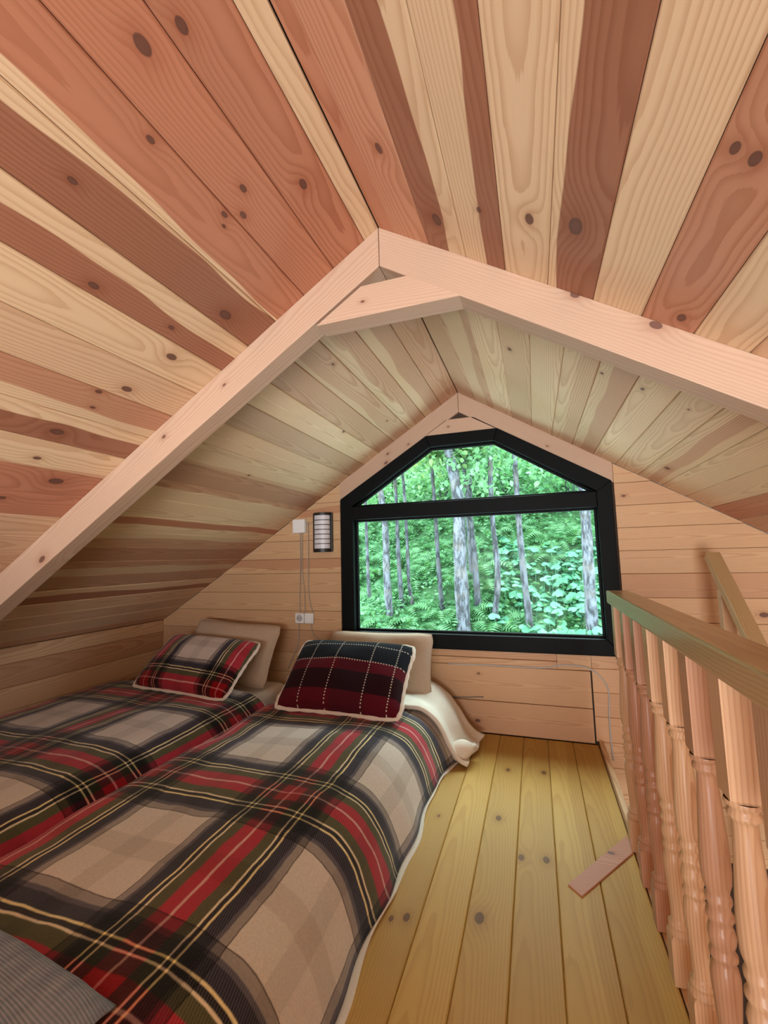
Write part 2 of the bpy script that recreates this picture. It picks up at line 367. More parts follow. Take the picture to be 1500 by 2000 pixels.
truss('roof_truss', T, T+.09, .163, .142, XKL+.01, XKR-.01, 2.182, 2.066, 'pale pine roof truss with short collar beam spanning the near ceiling')
truss('trim_gable_truss', D-.004, D+.06, .135, .130, -1.432, .506, 2.195, 2.086, 'pine rafters and collar framing the top of the black window')  # gable truss set flush in the wall, grouped with the structure
# ---- back gable wall: boards cut to the roof line, around the window
WX0, WX1 = -1.415, .490
wb = struct('wall_back', MB(), M['groove'], 'pine boarded gable wall around the black framed window', 'wall')
def gable_top(x): return ZR-S*abs(x-XR)
bk = MB()
yb0, yb1 = D+PT+.004, D+.10
def bp(poly): bk.prism(poly, yb0, yb1)
bp([(XKL-.10, -.02), (WX0, -.02), (WX0, gable_top(WX0)-.005), (XKL-.10, ZK-.055)])
bp([(WX1, ZLOW), (XKR+.02, ZLOW), (XKR+.02, ZK-.005), (WX1, gable_top(WX1)-.005)])
bp([(XKL-.02, ZLOW), (WX1, ZLOW), (WX1, .548), (WX0, .548), (WX0, -.02), (XKL-.02, -.02)])
bp([(WX0, 1.67), (-.718, 2.10), (-.205, 2.10), (WX1, 1.67), (WX1, gable_top(WX1)-.005), (XR, ZR-.005), (WX0, gable_top(WX0)-.005)])
wb.data.clear_geometry(); wb.data.from_pydata(bk.v, [], bk.f); wb.data.materials.append(M['groove']) if not wb.data.materials else None; fixn(wb)
def clip(poly, a, b, c):       # keep a*x+b*z<=c
    out = []
    for i in range(len(poly)):
        p, q = poly[i], poly[(i+1) % len(poly)]; dp, dq = a*p[0]+b*p[1]-c, a*q[0]+b*q[1]-c
        if dp <= 0: out.append(p)
        if dp*dq < 0:
            k = dp/(dp-dq); out.append((p[0]+(q[0]-p[0])*k, p[1]+(q[1]-p[1])*k))
    return out
def wall_board(x0, x1, z0, z1, mat=None, **kw):
    poly = [(x0, z0+.0008), (x1, z0+.0008), (x1, z1-.0008), (x0, z1-.0008)]
    poly = clip(poly, -S, 1, ZR-S*XR-.004); poly = clip(poly, S, 1, ZR+S*XR-.004)
    if len(poly) < 3: return
    cx, cz = x0, (z0+z1)/2; n = len(poly); bv = .0025
    mx, mz = sum(p[0] for p in poly)/n, sum(p[1] for p in poly)/n
    inn = [(p[0]+(bv if p[0] < mx else -bv)*0, p[1]+(bv if p[1] < mz else -bv)) for p in poly]
    vs_ = [(p[0]-cx, p[1]-cz, 0) for p in inn]+[(p[0]-cx, p[1]-cz, -bv) for p in poly]+[(p[0]-cx, p[1]-cz, -PT) for p in poly]
    fs = [tuple(range(n)), tuple(range(3*n-1, 2*n-1, -1))]
    for k in (0, n): fs += [(k+i, k+i+n, k+(i+1) % n+n, k+(i+1) % n) for i in range(n)]
    o = mobj('plank', vs_, fs, mat or M['wall'], wb); fixn(o)
    setm(o, Matrix(((1, 0, 0, cx), (0, 0, -1, D), (0, 1, 0, cz), (0, 0, 0, 1))))
    setw(o, **kw)
SE = [1.784+.1468*k for k in range(0, 1)]
sr = [.02, .170, .317, .464, .611, .761, .909, 1.057, 1.202, 1.348, 1.491, 1.638, 1.785]
rw = random.Random(5)
for i in range(len(sr)-1):          # right of the window
    kn = {10: [(.045, .10, .01)], 9: [], 5: [(.72, -.02, .018)], 10: [(.05, -.012, .009)]}.get(i, [])
    x0 = .508 if sr[i] > .45 else .300
    wall_board(x0, XKR, sr[i], sr[i+1], seed=rw.random()*9, h0=-1, h1=1, hs=(.55 if i == 6 else .10+.25*rw.random()), tone=1.0+.06*rw.random(), vc=(rw.random()-.5)*.06, pd=.01, knots=kn)
for i in range(4): wall_board(.33, XKR, .02-.147*(i+1), .02-.147*i, seed=rw.random()*9, tone=1)
wall_board(.300, .508, .464, .548, seed=3.3, hs=.3, h0=-1, h1=1)
sl = [.02, .168, .317, .466, .640, .790, .935, 1.085, 1.20, 1.345, 1.491, 1.64, 1.787]
for i in range(len(sl)-1):          # left of the window
    hh = {7: dict(h0=-.02, h1=1, hs=.75), 3: dict(h0=-1, h1=1, hs=.45), 4: dict(h0=-1, h1=1, hs=.15), 10: dict(h0=-.02, h1=.04, hs=.9), 6: dict(h0=-1, h1=1, hs=.12)}.get(i, dict())
    wall_board(XKL, -1.432, sl[i], sl[i+1], seed=rw.random()*9, tone=(.90 if i < 4 else .97), **hh, vc=(rw.random()-.5)*.05, pd=.0)
# boards under the window
wall_board(-1.432, .095, .497, .548, seed=2.2, hs=.5, h0=-1, h1=1); wall_board(.097, .298, .447, .548, seed=4.2, hs=.1, h0=-1, h1=1)
wall_board(-1.432, .095, .446, .4955, seed=6.2, hs=.3, h0=-1, h1=1)
wall_board(-1.432, .290, .215, .445, seed=7.4, hs=.25, h0=-1, h1=1, vc=0, pd=0, knots=[(1.02, .06, .008)]); wall_board(-1.432, .290, .005, .213, seed=8.4, hs=.35, h0=-1, h1=1, vc=0, pd=0, knots=[(1.0, -.03, .014)])
# ---- floor
fl = struct('floor', MB().box(XKL, .311, -.35, D, -.20, -.024), M['shell'], 'varnished yellow pine plank floor beside the bed', 'floor')
seams = [.309]+[.1585-.1475*k for k in range(0, 24)]
seams = [s for s in seams if s > XKL]+[XKL+.002]
fsp = {0: dict(seed=1.2, h0=-.03, h1=1, hs=.5, vc=.06), 1: dict(seed=2.4, h0=-1, h1=-.02, hs=.55, vc=.05), 2: dict(seed=3.8, hs=.25, h0=-1, h1=1, tone=.98, k=[(1.941, -.119, .014), (1.954, -.025, .016), (2.684, -.021, .016)]),
       3: dict(seed=4.7, hs=.2, h0=-1, h1=1, k=[(1.596, -.242, .019), (2.185, -.225, .016), (2.664, -.21, .014)]), 4: dict(seed=5.3, tone=1.05), 5: dict(seed=6.7, hs=.35, h0=-1, h1=1, k=[(1.508, -.522, .010), (1.528, -.474, .014), (2.126, -.49, .008)])}
for i in range(len(seams)-1):
    x1, x0 = seams[i], seams[i+1]; c = (x0+x1)/2
    sp = dict(fsp.get(i, dict(seed=hsh(i, 9)*9, hs=.2, h0=-1, h1=1)))
    kn = [(ky+.35, -(kx-c), kr) for ky, kx, kr in sp.pop('k', ())]
    plank(fl, (c, -.35, 0), (0, 1, 0), (-1, 0, 0), (0, 0, 1), D+.35-.003, (x1-x0)-.0014, M['floor'], .022, knots=kn, **sp)
# edge board of the landing
tr1 = tag(setw(MB().box(0, 3.45, -.012, .012, -.11, .11).obj('trim_1', M['wall'], loc=(.325, -.34, -.112)), seed=4.4), 'pine fascia board along the open edge of the loft floor', 'trim', kind='structure')
tr1.rotation_euler = (0, 0, R(90))
tr2 = tag(setw(MB().box(0, .93, -.012, .012, 0, .03).obj('trim_2', M['wall'], loc=(.325, 2.205, 0)), seed=6.4), 'thin pine batten closing the floor edge beyond the railing', 'trim', kind='structure')
tr2.rotation_euler = (0, 0, R(90))
# ---- knee walls, lower room, opposite gable (mostly outside the picture)
kl = struct('wall_left', MB().box(XKL-.10, XKL-.022, YB-.05, D+.02, ZLOW, ZK+.02), M['groove'], 'low dark boarded knee wall behind the left bed', 'wall')
kz = [0.0, .147, .294, .441, .588, ZK-.003]
for i in range(5):
    plank(kl, (XKL-.0, -.5, (kz[i]+kz[i+1])/2), (0, 1, 0), (0, 0, 1), (1, 0, 0), D+.5-.002, kz[i+1]-kz[i]-.0016, M['wall'], .02, seed=1.3+i*1.7, hs=[.2, .2, .15, .75, .1][i], h0=-1, h1=1, tone=[.9, .9, .92, .85, .95][i])
struct('wall_light_block', MB().box(XKL, -.18, -.43, -.352, -.20, .68), M['shell'], 'low unseen wall added at the loft edge to shade the beds', 'wall')  # added unseen parapet, keeps rear light off the beds and knee wall
struct('wall_right', MB().box(XKR, XKR+.08, YB-.05, D+.02, ZLOW, ZK+.02), M['shell'], 'boarded wall on the far side of the stairwell', 'wall')
struct('floor', MB().box(XKL, XKR, YB, D, ZLOW-.1, ZLOW), M['shell'], 'floor of the room below the loft', 'floor')
bkw = MB(); RX0, RX1, RZ0, RZ1 = -1.6, 1.0, -1.02, 1.40
bkw.box(XKL, RX0, YB-.1, YB, ZLOW, ZK); bkw.box(RX1, XKR, YB-.1, YB, ZLOW, ZK); bkw.box(RX0, RX1, YB-.1, YB, ZLOW, RZ0)
bkw.prism([(RX0, RZ1), (RX1, RZ1), (RX1, gable_top(RX1)), (XR, ZR), (RX0, gable_top(RX0))], YB-.1, YB); bkw.prism([(XKL, ZK), (RX0, ZK), (RX0, gable_top(RX0))], YB-.1, YB); bkw.prism([(RX1, ZK), (XKR, ZK), (RX1, gable_top(RX1))], YB-.1, YB)
fixn(struct('wall_front', bkw, M['shell'], 'gable wall with tall window opposite the loft', 'wall'))
fw_ = MB(); q = .06
fw_.box(RX0, RX0+q, YB-.08, YB-.02, RZ0, RZ1); fw_.box(RX1-q, RX1, YB-.08, YB-.02, RZ0, RZ1); fw_.box(RX0, RX1, YB-.08, YB-.02, RZ0, RZ0+q); fw_.box(RX0, RX1, YB-.08, YB-.02, RZ1-q, RZ1); fw_.box(-.33, -.27, YB-.08, YB-.02, RZ0, RZ1)
struct('window_2', fw_, M['black'], 'tall black framed window opposite the loft', 'window')

# ---- the gable window
win = tag(empty('window_1', (XR, D, .548)), 'black framed gable window with angled top and transom bar', 'window', kind='structure')
OUT = [(WX0, .548), (WX1, .548), (WX1, 1.655), (-.205, 2.084), (-.718, 2.084), (WX0, 1.655)]
# glazing openings
LOW = [(-1.312, .650), (.398, .650), (.398, 1.490), (-1.312, 1.490)]
UPP = [(-1.330, 1.590), (.405, 1.590), (-.232, 1.998), (-.690, 1.998)]
def ring(outer, inner, y0, y1, name, parent, mat):
    me = bpy.data.meshes.new(name); bm = bmesh.new()
    loops = []
    for poly in (outer, inner):
        lp = []
        for yv in (y0, y1): lp.append([bm.verts.new((x, yv, z)) for x, z in poly])
        loops.append(lp)
    return me, bm, loops
def frame_piece(name, poly, y0, y1, parent=win, mat=None):
    o = MB().prism([(x-XR, z-.548) for x, z in poly], y0-D, y1-D).obj(name, mat or M['black'], parent); fixn(o); bevel(o, .004, 2); return o
y0, y1 = D-.030, D+.075
frame_piece('sill', [(WX0, .548), (WX1, .548), (LOW[1][0], .650), (LOW[0][0], .650)], y0, y1)
frame_piece('jamb', [(WX0, .548), (-1.312, .650), (-1.312, 1.590), (WX0, 1.655)], y0, y1)
frame_piece('jamb', [(.398, .650), (WX1, .548), (WX1, 1.655), (.398, 1.590)], y0, y1)
frame_piece('transom', [(-1.312, 1.490), (.398, 1.490), (.398, 1.590), (-1.312, 1.590)], y0+.002, y1)
frame_piece('sloped_bar', [(WX0, 1.655), (-1.330, 1.590), (-.690, 1.998), (-.718, 2.084)], y0, y1)
frame_piece('sloped_bar', [(.405, 1.590), (WX1, 1.655), (-.205, 2.084), (-.232, 1.998)], y0, y1)
frame_piece('head_bar', [(-.690, 1.998), (-.232, 1.998), (-.205, 2.084), (-.718, 2.084)], y0, y1)
def inset(poly, d):
    n = len(poly); out = []
    for i in range(n):
        p0, p1, p2 = Vector(poly[i-1]), Vector(poly[i]), Vector(poly[(i+1) % n])
        e1, e2 = (p1-p0).normalized(), (p2-p1).normalized(); n1, n2 = Vector((-e1.y, e1.x)), Vector((-e2.y, e2.x))
        k = (n1+n2); k = k/(k.length_squared)*2; out.append(tuple(p1+k*d))
    return out
for poly, nm in ((LOW, 'glazing_bead'), (UPP, 'glazing_bead')):
    inn = inset(poly, .016); n = len(poly)
    for i in range(n):
        frame_piece(nm, [poly[i], poly[(i+1) % n], inn[(i+1) % n], inn[i]], D+.018, D+.05)
gt = NT('window_glass'); tb = gt.n('ShaderNodeBsdfTransparent'); gl = gt.n('ShaderNodeBsdfGlossy'); gl.inputs['Roughness'].default_value = .01
mx = gt.n('ShaderNodeMixShader'); mx.inputs[0].default_value = .0015; tb.inputs[0].default_value = (.96, .985, .975, 1)
gt.t.links.new(tb.outputs[0], mx.inputs[1]); gt.t.links.new(gl.outputs[0], mx.inputs[2]); gt.t.links.new(mx.outputs[0], gt.out.inputs[0])
for poly in (LOW, UPP): frame_piece('pane', inset(poly, .008), D+.030, D+.036, mat=gt.m).modifiers.clear()

# ================================================================== RAILING
rl = tag(empty('stair_railing', (.33, 1.2, 0)), 'turned pine baluster railing with flat handrail beside the stairwell', 'railing')
BW = .056
prof = [(.120, .0285), (.124, .0295), (.131, .0295), (.135, .024), (.140, .023), (.145, .027), (.150, .027), (.155, .020), (.165, .0185), (.20, .0195), (.25, .0235), (.29, .0265), (.315, .027), (.330, .0245), (.338, .021),
        (.345, .0205), (.350, .0255), (.357, .0258), (.363, .0215), (.370, .0205), (.380, .0245), (.392, .0262), (.404, .0240), (.412, .0205), (.420, .0215), (.427, .0258), (.434, .0255), (.440, .0210), (.450, .0205), (.458, .0245), (.466, .0248), (.474, .0205),
        (.482, .0220), (.495, .0265), (.520, .0283), (.555, .0280), (.60, .0255), (.65, .0225), (.69, .0200), (.712, .0195), (.718, .0205), (.723, .0262), (.730, .0265), (.735, .0225), (.740, .0235), (.745, .0295), (.752, .0285)]
seg = 20; bm_v, bm_f = [], []
for z, r in prof:
    for k in range(seg): a = 2*math.pi*k/seg; bm_v.append((r*math.cos(a), r*math.sin(a), z))
for i in range(len(prof)-1):
    for k in range(seg): bm_f.append((i*seg+k, i*seg+(k+1) % seg, (i+1)*seg+(k+1) % seg, (i+1)*seg+k))
def sqblock(z0, z1, c0, c1):     # square block with chamfered ends
    h = BW/2; rows = []
    if c0: rows.append((z0, h-.006))
    rows.append((z0+(c0 or 0), h)); rows.append((z1-(c1 or 0), h))
    if c1: rows.append((z1, h-.006))
    n = len(bm_v)
    for z, a in rows: bm_v.extend([(-a, -a, z), (a, -a, z), (a, a, z), (-a, a, z)])
    for i in range(len(rows)-1):
        for k in range(4): bm_f.append((n+i*4+k, n+i*4+(k+1) % 4, n+(i+1)*4+(k+1) % 4, n+(i+1)*4+k))
    bm_f.append((n+3, n+2, n+1, n)); e_ = n+(len(rows)-1)*4; bm_f.append((e_, e_+1, e_+2, e_+3))
sqblock(0, .122, 0, .008); sqblock(.750, .976, .008, 0)
bme = bpy.data.meshes.new('baluster'); bme.from_pydata(bm_v, [], bm_f); bme.update(); bme.materials.append(M['turn'])
nlat = (len(prof)-1)*seg
for i, p in enumerate(bme.polygons): p.use_smooth = i < nlat
tones = [1.0, .95, .92, 1.1, 1.12, 1.0, 1.1, .98, 1.0, 1.0]; hss = [.3, 1.2, 1.0, .1, .1, .75, .25, .5, .3, .4]
for i, yb in enumerate([2.128, 1.931, 1.736, 1.547, 1.364, 1.183, .997, .813, .628, .443]):
    b = link('baluster', bme, rl, (.328-.33, yb-1.2, 0)); setw(b, seed=1.7*i+.4, h0=-1, h1=1, hs=hss[i], tone=tones[i], vc=.03, pd=.03)
hr = MB().box(0, 1.90, -.0435, .0435, -.0275, .0275).obj('handrail', M['rail'], rl); setw(hr, seed=3.9, h0=-1, h1=1, hs=.4, vc=.02, pd=.05)
hr.location = (.3285-.33, .262-1.2, 1.0035); hr.rotation_euler = (0, 0, R(90)); bevel(hr, .006, 3)

# stair handrail rising from the stairwell behind the railing
sh = tag(empty('stair_handrail', (.935, 2.9, 0)), 'sloping pine stair handrail rising against the right wall boards', 'handrail')
P0, P1 = Vector((.935, 2.93, 1.165)), Vector((.935, 1.45, -.25))
o = beam(sh, 'handrail', P0, P1, (0, -.69, .72), .068, .05, M['rail'], seed=5.5, hs=.2, h0=-1, h1=1)
o = beam(sh, 'newel_post', (.935, 2.80, ZLOW+.002), (.935, 2.80, .985), (0, -1, 0), .055, .055, M['turn'], seed=7.5)

# ================================================================== BEDS
def plaid(name, ph_x, ph_y, px, py, base=(.60, .515, .445), dark=1.0):
    t = NT(name); u, v, _ = t.xyz(t.n('ShaderNodeUVMap', uv_map='UVMap').outputs[0])
    co = t.n('ShaderNodeTexCoord').outputs['Object']
    nz = t.m_('MULTIPLY', t.m_('SUBTRACT', t.noise(co, 9, 3), .5), .016)
    stops = [(0, (1.0, .60, .60), 0), (.0045, (.62, .030, .070), 1), (.046, (.13, .135, .062), 1), (.082, (1.25, 1.18, .92), 0), (.0885, (.032, .030, .040), 1), (.1025, (1.3, 1.22, .72), 0), (.109, (.046, .046, .085), 1), (.146, (.15, .15, .21), 1), (.158, (.48, .47, .48), 1), (.182, (.16, .13, .13), 1), (.1845, (1, 1, 1), 1), (.300, (.86, .85, .84), 1), (.345, (.86, .85, .84), 1)]
    def axis(c, ph, per):
        k = t.m_('FRACT', t.m_('ADD', t.m_('DIVIDE', t.m_('SUBTRACT', t.m_('ADD', c, nz), ph), per), .5))
        d = t.m_('MULTIPLY', t.m_('ABSOLUTE', t.m_('SUBTRACT', k, .5)), .67)     # distance from the red stripe's middle, 0 .. .335
        rp = t.n('ShaderNodeValToRGB'); cr = rp.color_ramp; cr.interpolation = 'LINEAR'
        while len(cr.elements) > 1: cr.elements.remove(cr.elements[-1])
        seq = []; e_ = .0016
        for i, (p, cc, al) in enumerate(stops):
            if i: seq.append((p-e_, (*stops[i-1][1], stops[i-1][2])))
            seq.append((p+(e_ if i else 0), (*cc, al)))
        cr.elements[0].position = 0; cr.elements[0].color = seq[0][1]
        for p, cc in seq[1:]:
            el = cr.elements.new(min(p/.335, 1)); el.color = cc
        t.put(rp.inputs[0], t.m_('DIVIDE', d, .335)); return rp.outputs[0], rp.outputs[1]
    (a, aa), (b, ba) = axis(u, ph_x, px), axis(v, ph_y, py)
    mul = t.mix(1.0, a, b, 'MULTIPLY')
    mul = t.mix(t.m_('MULTIPLY', t.m_('SUBTRACT', 1.0, aa), .85), mul, t.mix(.60, a, t.mix(1.0, a, b, 'MULTIPLY')))
    mul = t.mix(t.m_('MULTIPLY', t.m_('SUBTRACT', 1.0, ba), .85), mul, t.mix(.60, b, t.mix(1.0, a, b, 'MULTIPLY')))
    tw = t.m_('FRACT', t.m_('MULTIPLY', t.m_('ADD', u, t.m_('MULTIPLY', v, .25)), 150.0)); tws = t.ss(.30, .48, t.m_('ABSOLUTE', t.m_('SUBTRACT', tw, .5)))
    mul = t.mix(t.m_('MULTIPLY', tws, .20), mul, t.mix(.5, a, b))
    col = t.mix(1.0, mul, c4(*[q_*dark for q_ in base]), 'MULTIPLY')
    fz = t.noise(co, 140, 2); kk = t.m_('MULTIPLY_ADD', fz, .35, .82); col = t.mix(1.0, col, t.comb(kk, kk, kk), 'MULTIPLY')
    t.set(Base_Color=col, Roughness=.95); t.b.inputs['Specular IOR Level'].default_value = .1
    t.b.inputs['Sheen Weight'].default_value = .15
    t.bump(t.m_('ADD', t.m_('MULTIPLY', tws, .4), fz), .5, .002)
    return t.m
def drape(name, prof_pts, yy0, yy1, mat, parent, n_u=70, n_v=110, wob=None, thick=.006, off=0.0, uvx0=0.0, zc=None):
    """A cloth laid over a bed: prof_pts is its cross-section (x, z); u follows the cloth, v the bed's length."""
    sp = spline([(x, 0, z) for x, z in prof_pts], n_u)
    L = [0.0]
    for i in range(n_u): L.append(L[-1]+(sp[i+1]-sp[i]).length)
    vs_, uv, fs = [], [], []
    for j in range(n_v+1):
        y = yy0+(yy1-yy0)*j/n_v
        for i in range(n_u+1):
            tg = (sp[min(i+1, n_u)]-sp[max(i-1, 0)]).normalized(); nr = Vector((-tg.z, 0, tg.x))
            h = (vn(sp[i].x*5+3, y*4)-.5)*.022+(vn(L[i]*14, y*11)-.5)*.008+off
            p = sp[i]+nr*h; p.y = y
            if wob: p = wob(p, L[i], L[-1], y)
            p.z = max(p.z, .004)
            vs_.append(p); uv.append((L[i]+uvx0, y))
    for j in range(n_v):
        for i in range(n_u): a = j*(n_u+1)+i; fs.append((a, a+1, a+n_u+2, a+n_u+1))
    o = mobj(name, vs_, fs, mat, parent, True, uv)
    if thick: m = o.modifiers.new('thick', 'SOLIDIFY'); m.thickness = thick; m.offset = -1
    return o
def mattress(name, x0, x1, yy0, yy1, zt, label):
    t = tag(empty(name, ((x0+x1)/2, (yy0+yy1)/2, 0)), label, 'mattress')
    cx, cy = (x0+x1)/2, (yy0+yy1)/2; hx, hy = (x1-x0)/2, (yy1-yy0)/2
    o = MB().box(-hx, hx, -hy, hy, .004, zt).obj('mattress_core', M['sheet'], t); bevel(o, .055, 5)
    for p in o.data.polygons: p.use_smooth = True
    s = MB().box(-hx-.004, hx+.004, -hy-.004, hy+.004, .06, zt+.004).obj('fitted_sheet', M['sheet'], t); bevel(s, .062, 6)
    for p in s.data.polygons: p.use_smooth = True
    return t
mattress('mattress', -1.600, -.715, .62, 3.06, .258, 'white sheeted mattress under the right plaid blanket')
mattress('mattress', -3.12, -1.86, .62, 3.08, .258, 'cream sheeted mattress under the left plaid blanket')
# right bed's blanket: plaid face and white fleece back
pr_near = [(-1.668, .03), (-1.664, .16), (-1.645, .262), (-1.58, .298), (-1.35, .304), (-1.10, .306), (-.90, .300), (-.78, .284), (-.69, .245), (-.63, .180), (-.592, .10), (-.572, .035), (-.562, .012)]
def wob_near(p, l, L, y):
    k = max(0, (l-(L-.36))/.36); head = max(0, (y-2.25)/.5)
    p.x += k*(.010*math.sin(y*7.3+.7)+.006*math.sin(y*17)+.055*head*head); return p
mR = plaid('plaid_right', 0.0, 1.557, .66, .815)
bl = tag(empty('plaid_blanket', (-1.1, 1.6, .3)), 'red, navy and cream plaid blanket on the right bed by the floor', 'blanket')
def at(o, par):      # keep world-space vertices under a moved parent
    o.matrix_parent_inverse = par.matrix_basis.inverted(); return o
bpy.context.view_layer.update()
f1 = at(drape('plaid_face', pr_near, .36, 2.70, mR, bl, wob=wob_near, uvx0=0, off=.010), bl)
# shift the pattern so that a red stripe runs at x = -0.955
def arclen_to(prof_pts, xt, n=70):
    sp = spline([(x, 0, z) for x, z in prof_pts], n); l = 0
    for i in range(n):
        l += (sp[i+1]-sp[i]).length
        if sp[i+1].x >= xt: return l
a0 = arclen_to(pr_near, -.955)
for d in f1.data.uv_layers[0].data: d.uv[0] -= a0
pr_back = pr_near[:-1]+[(-.560, .012), (-.541, .010)]
f2 = at(drape('fleece_back', pr_back, .345, 2.73, M['fleece'], bl, wob=wob_near, thick=.010, off=-.002), bl)
# fleece edge turned over the head of the bed and its corner hanging to the floor
pr_head = [(-1.40, .316), (-1.15, .325), (-.95, .332), (-.80, .330), (-.70, .312), (-.62, .262), (-.565, .190), (-.525, .115), (-.480, .060), (-.430, .040)]
def wob_head(p, l, L, y):
    k = l/L; kk = max(0, k-.55)/.45; t_ = (y-2.60)/.44
    p.x += kk*(.060*t_+.010*math.sin(y*27)); p.y -= .05*kk*t_; p.z += (t_**2*.035+.012*math.sin(y*22+k*9))*(1-.6*kk); return p
f3 = at(drape('turned_edge', pr_head, 2.60, 3.04, M['fleece'], bl, n_u=60, n_v=30, wob=wob_head, thick=.022), bl)
# rolled tuft at the hanging corner
tv = MB().tube(spline([(-.520, 2.66, .05), (-.465, 2.675, .075), (-.425, 2.70, .080), (-.405, 2.75, .070)], 14), [.020+.034*math.sin(math.pi*min(1, (i+2)/13)) for i in range(15)], 14).obj('turned_corner', M['fleece'], bl, True); at(tv, bl)
# left bed's blanket
pr_left = [(-3.150, .265), (-3.135, .285), (-3.05, .296), (-2.80, .302), (-2.40, .304), (-2.10, .302), (-1.97, .292), (-1.87, .262), (-1.80, .20), (-1.768, .12), (-1.756, .05), (-1.752, .012)]
def wob_left(p, l, L, y):
    k = max(0, (l-(L-.35))/.35); p.x += k*.006*math.sin(y*6+1.7); return p
mL = plaid('plaid_left', 0.0, 1.551, .66, .82)
b2 = tag(empty('plaid_blanket', (-2.4, 1.6, .3)), 'plaid fleece blanket on the left bed along the knee wall', 'blanket')
bpy.context.view_layer.update()
g1 = at(drape('plaid_face', pr_left, .36, 2.66, mL, b2, wob=wob_left, off=.010), b2)
a1 = arclen_to(pr_left, -2.487)
for d in g1.data.uv_layers[0].data: d.uv[0] -= a1
at(drape('fleece_back', pr_left, .345, 2.685, M['fleece'], b2, wob=wob_left, thick=.008, off=-.002), b2)

# ---- pillows and cushions
def pillow_grid(hw, hh, t, n=26, pw=.42, corner=.10, sag=0.0):
    """Closed pillow: two bulging faces meeting at a seam; returns front verts/faces (with uv) and back."""
    F, B, uv, fs, rim = [], [], [], [], []
    rc = .14
    for j in range(n+1):
        for i in range(n+1):
            a, b = -1+2*i/n, -1+2*j/n
            pin = 1-corner*(a*a*(1-b*b)*0+ (1-a*a)*abs(b)**3*.0)
            x = a*hw*(1-corner*(1-abs(b)**2.2)*abs(a)**6*.6); y = b*hh*(1-corner*(1-abs(a)**2.2)*abs(b)**6*.6)
            ex = max(0, abs(a)+abs(b)-(2-2*rc))*.42; x *= 1-ex*.5; y *= 1-ex*.5
            th = t*((1-a*a)*(1-b*b)+1e-5)**pw
            wr = (vn(a*2.5+hw*31, b*2.5+hh*17)-.5)*.028*((1-a*a)*(1-b*b))**.5
            F.append((x, y, th+wr)); B.append((x, y, -th*.8)); uv.append((x, y))
    for j in range(n):
        for i in range(n): k = j*(n+1)+i; fs.append((k, k+1, k+n+2, k+n+1))
    rim = [k for k in range(n+1)]+[j*(n+1)+n for j in range(1, n+1)]+[n*(n+1)+i for i in range(n-1, -1, -1)]+[j*(n+1) for j in range(n-1, 0, -1)]
    return F, B, uv, fs, rim
def orient(o, org, U, V):
    U = Vector(U).normalized(); N = U.cross(Vector(V)).normalized(); V = N.cross(U)
    setm(o, Matrix(((U.x, V.x, N.x, org[0]), (U.y, V.y, N.y, org[1]), (U.z, V.z, N.z, org[2]), (0, 0, 0, 1))))
def pillow(name, org, U, V, hw, hh, t, front, back, label, cat, border=None, bend=None, seam=None):
    e = empty(name); tag(e, label, cat)
    F, B, uv, fs, rim = pillow_grid(hw, hh, t)
    bd = bend or (lambda p: p)
    F = [bd(p) for p in F]; B = [bd(p) for p in B]
    mobj('front_cover', F, fs, front, e, True, uv); mobj('back_cover', B, [f[::-1] for f in fs], back, e, True, uv)
    if border:
        pts = [Vector(F[k])*.5+Vector(B[k])*.5 for k in rim]; pts = [p*1.0 for p in pts]
        m = MB(); n = len(pts); vs_, ff = [], []; sg = 8
        for i, p in enumerate(pts):
            tg = (pts[(i+1) % n]-pts[i-1]).normalized(); a = Vector((0, 0, 1)); b = tg.cross(a).normalized()
            rr = border*(1+.18*math.sin(i*1.9)+.12*math.sin(i*.7))
            for k in range(sg):
                q_ = 2*math.pi*k/sg; vs_.append(p+a*(rr*.75*math.cos(q_))+b*(rr*1.15*math.sin(q_)))
        for i in range(n):
            for k in range(sg): ff.append((i*sg+k, i*sg+(k+1) % sg, ((i+1) % n)*sg+(k+1) % sg, ((i+1) % n)*sg+k))
        fixn(mobj('fleece_border', vs_, ff, M['fleece'], e, True))
    elif seam:
        pts = [tuple(Vector(F[k])*.5+Vector(B[k])*.5) for k in rim]
        mobj('seam', *(lambda mb: (mb.v, mb.f))(MB().tube(pts+[pts[0]], .0035, 6, False)), seam, e, True)
    orient(e, org, U, V); return e
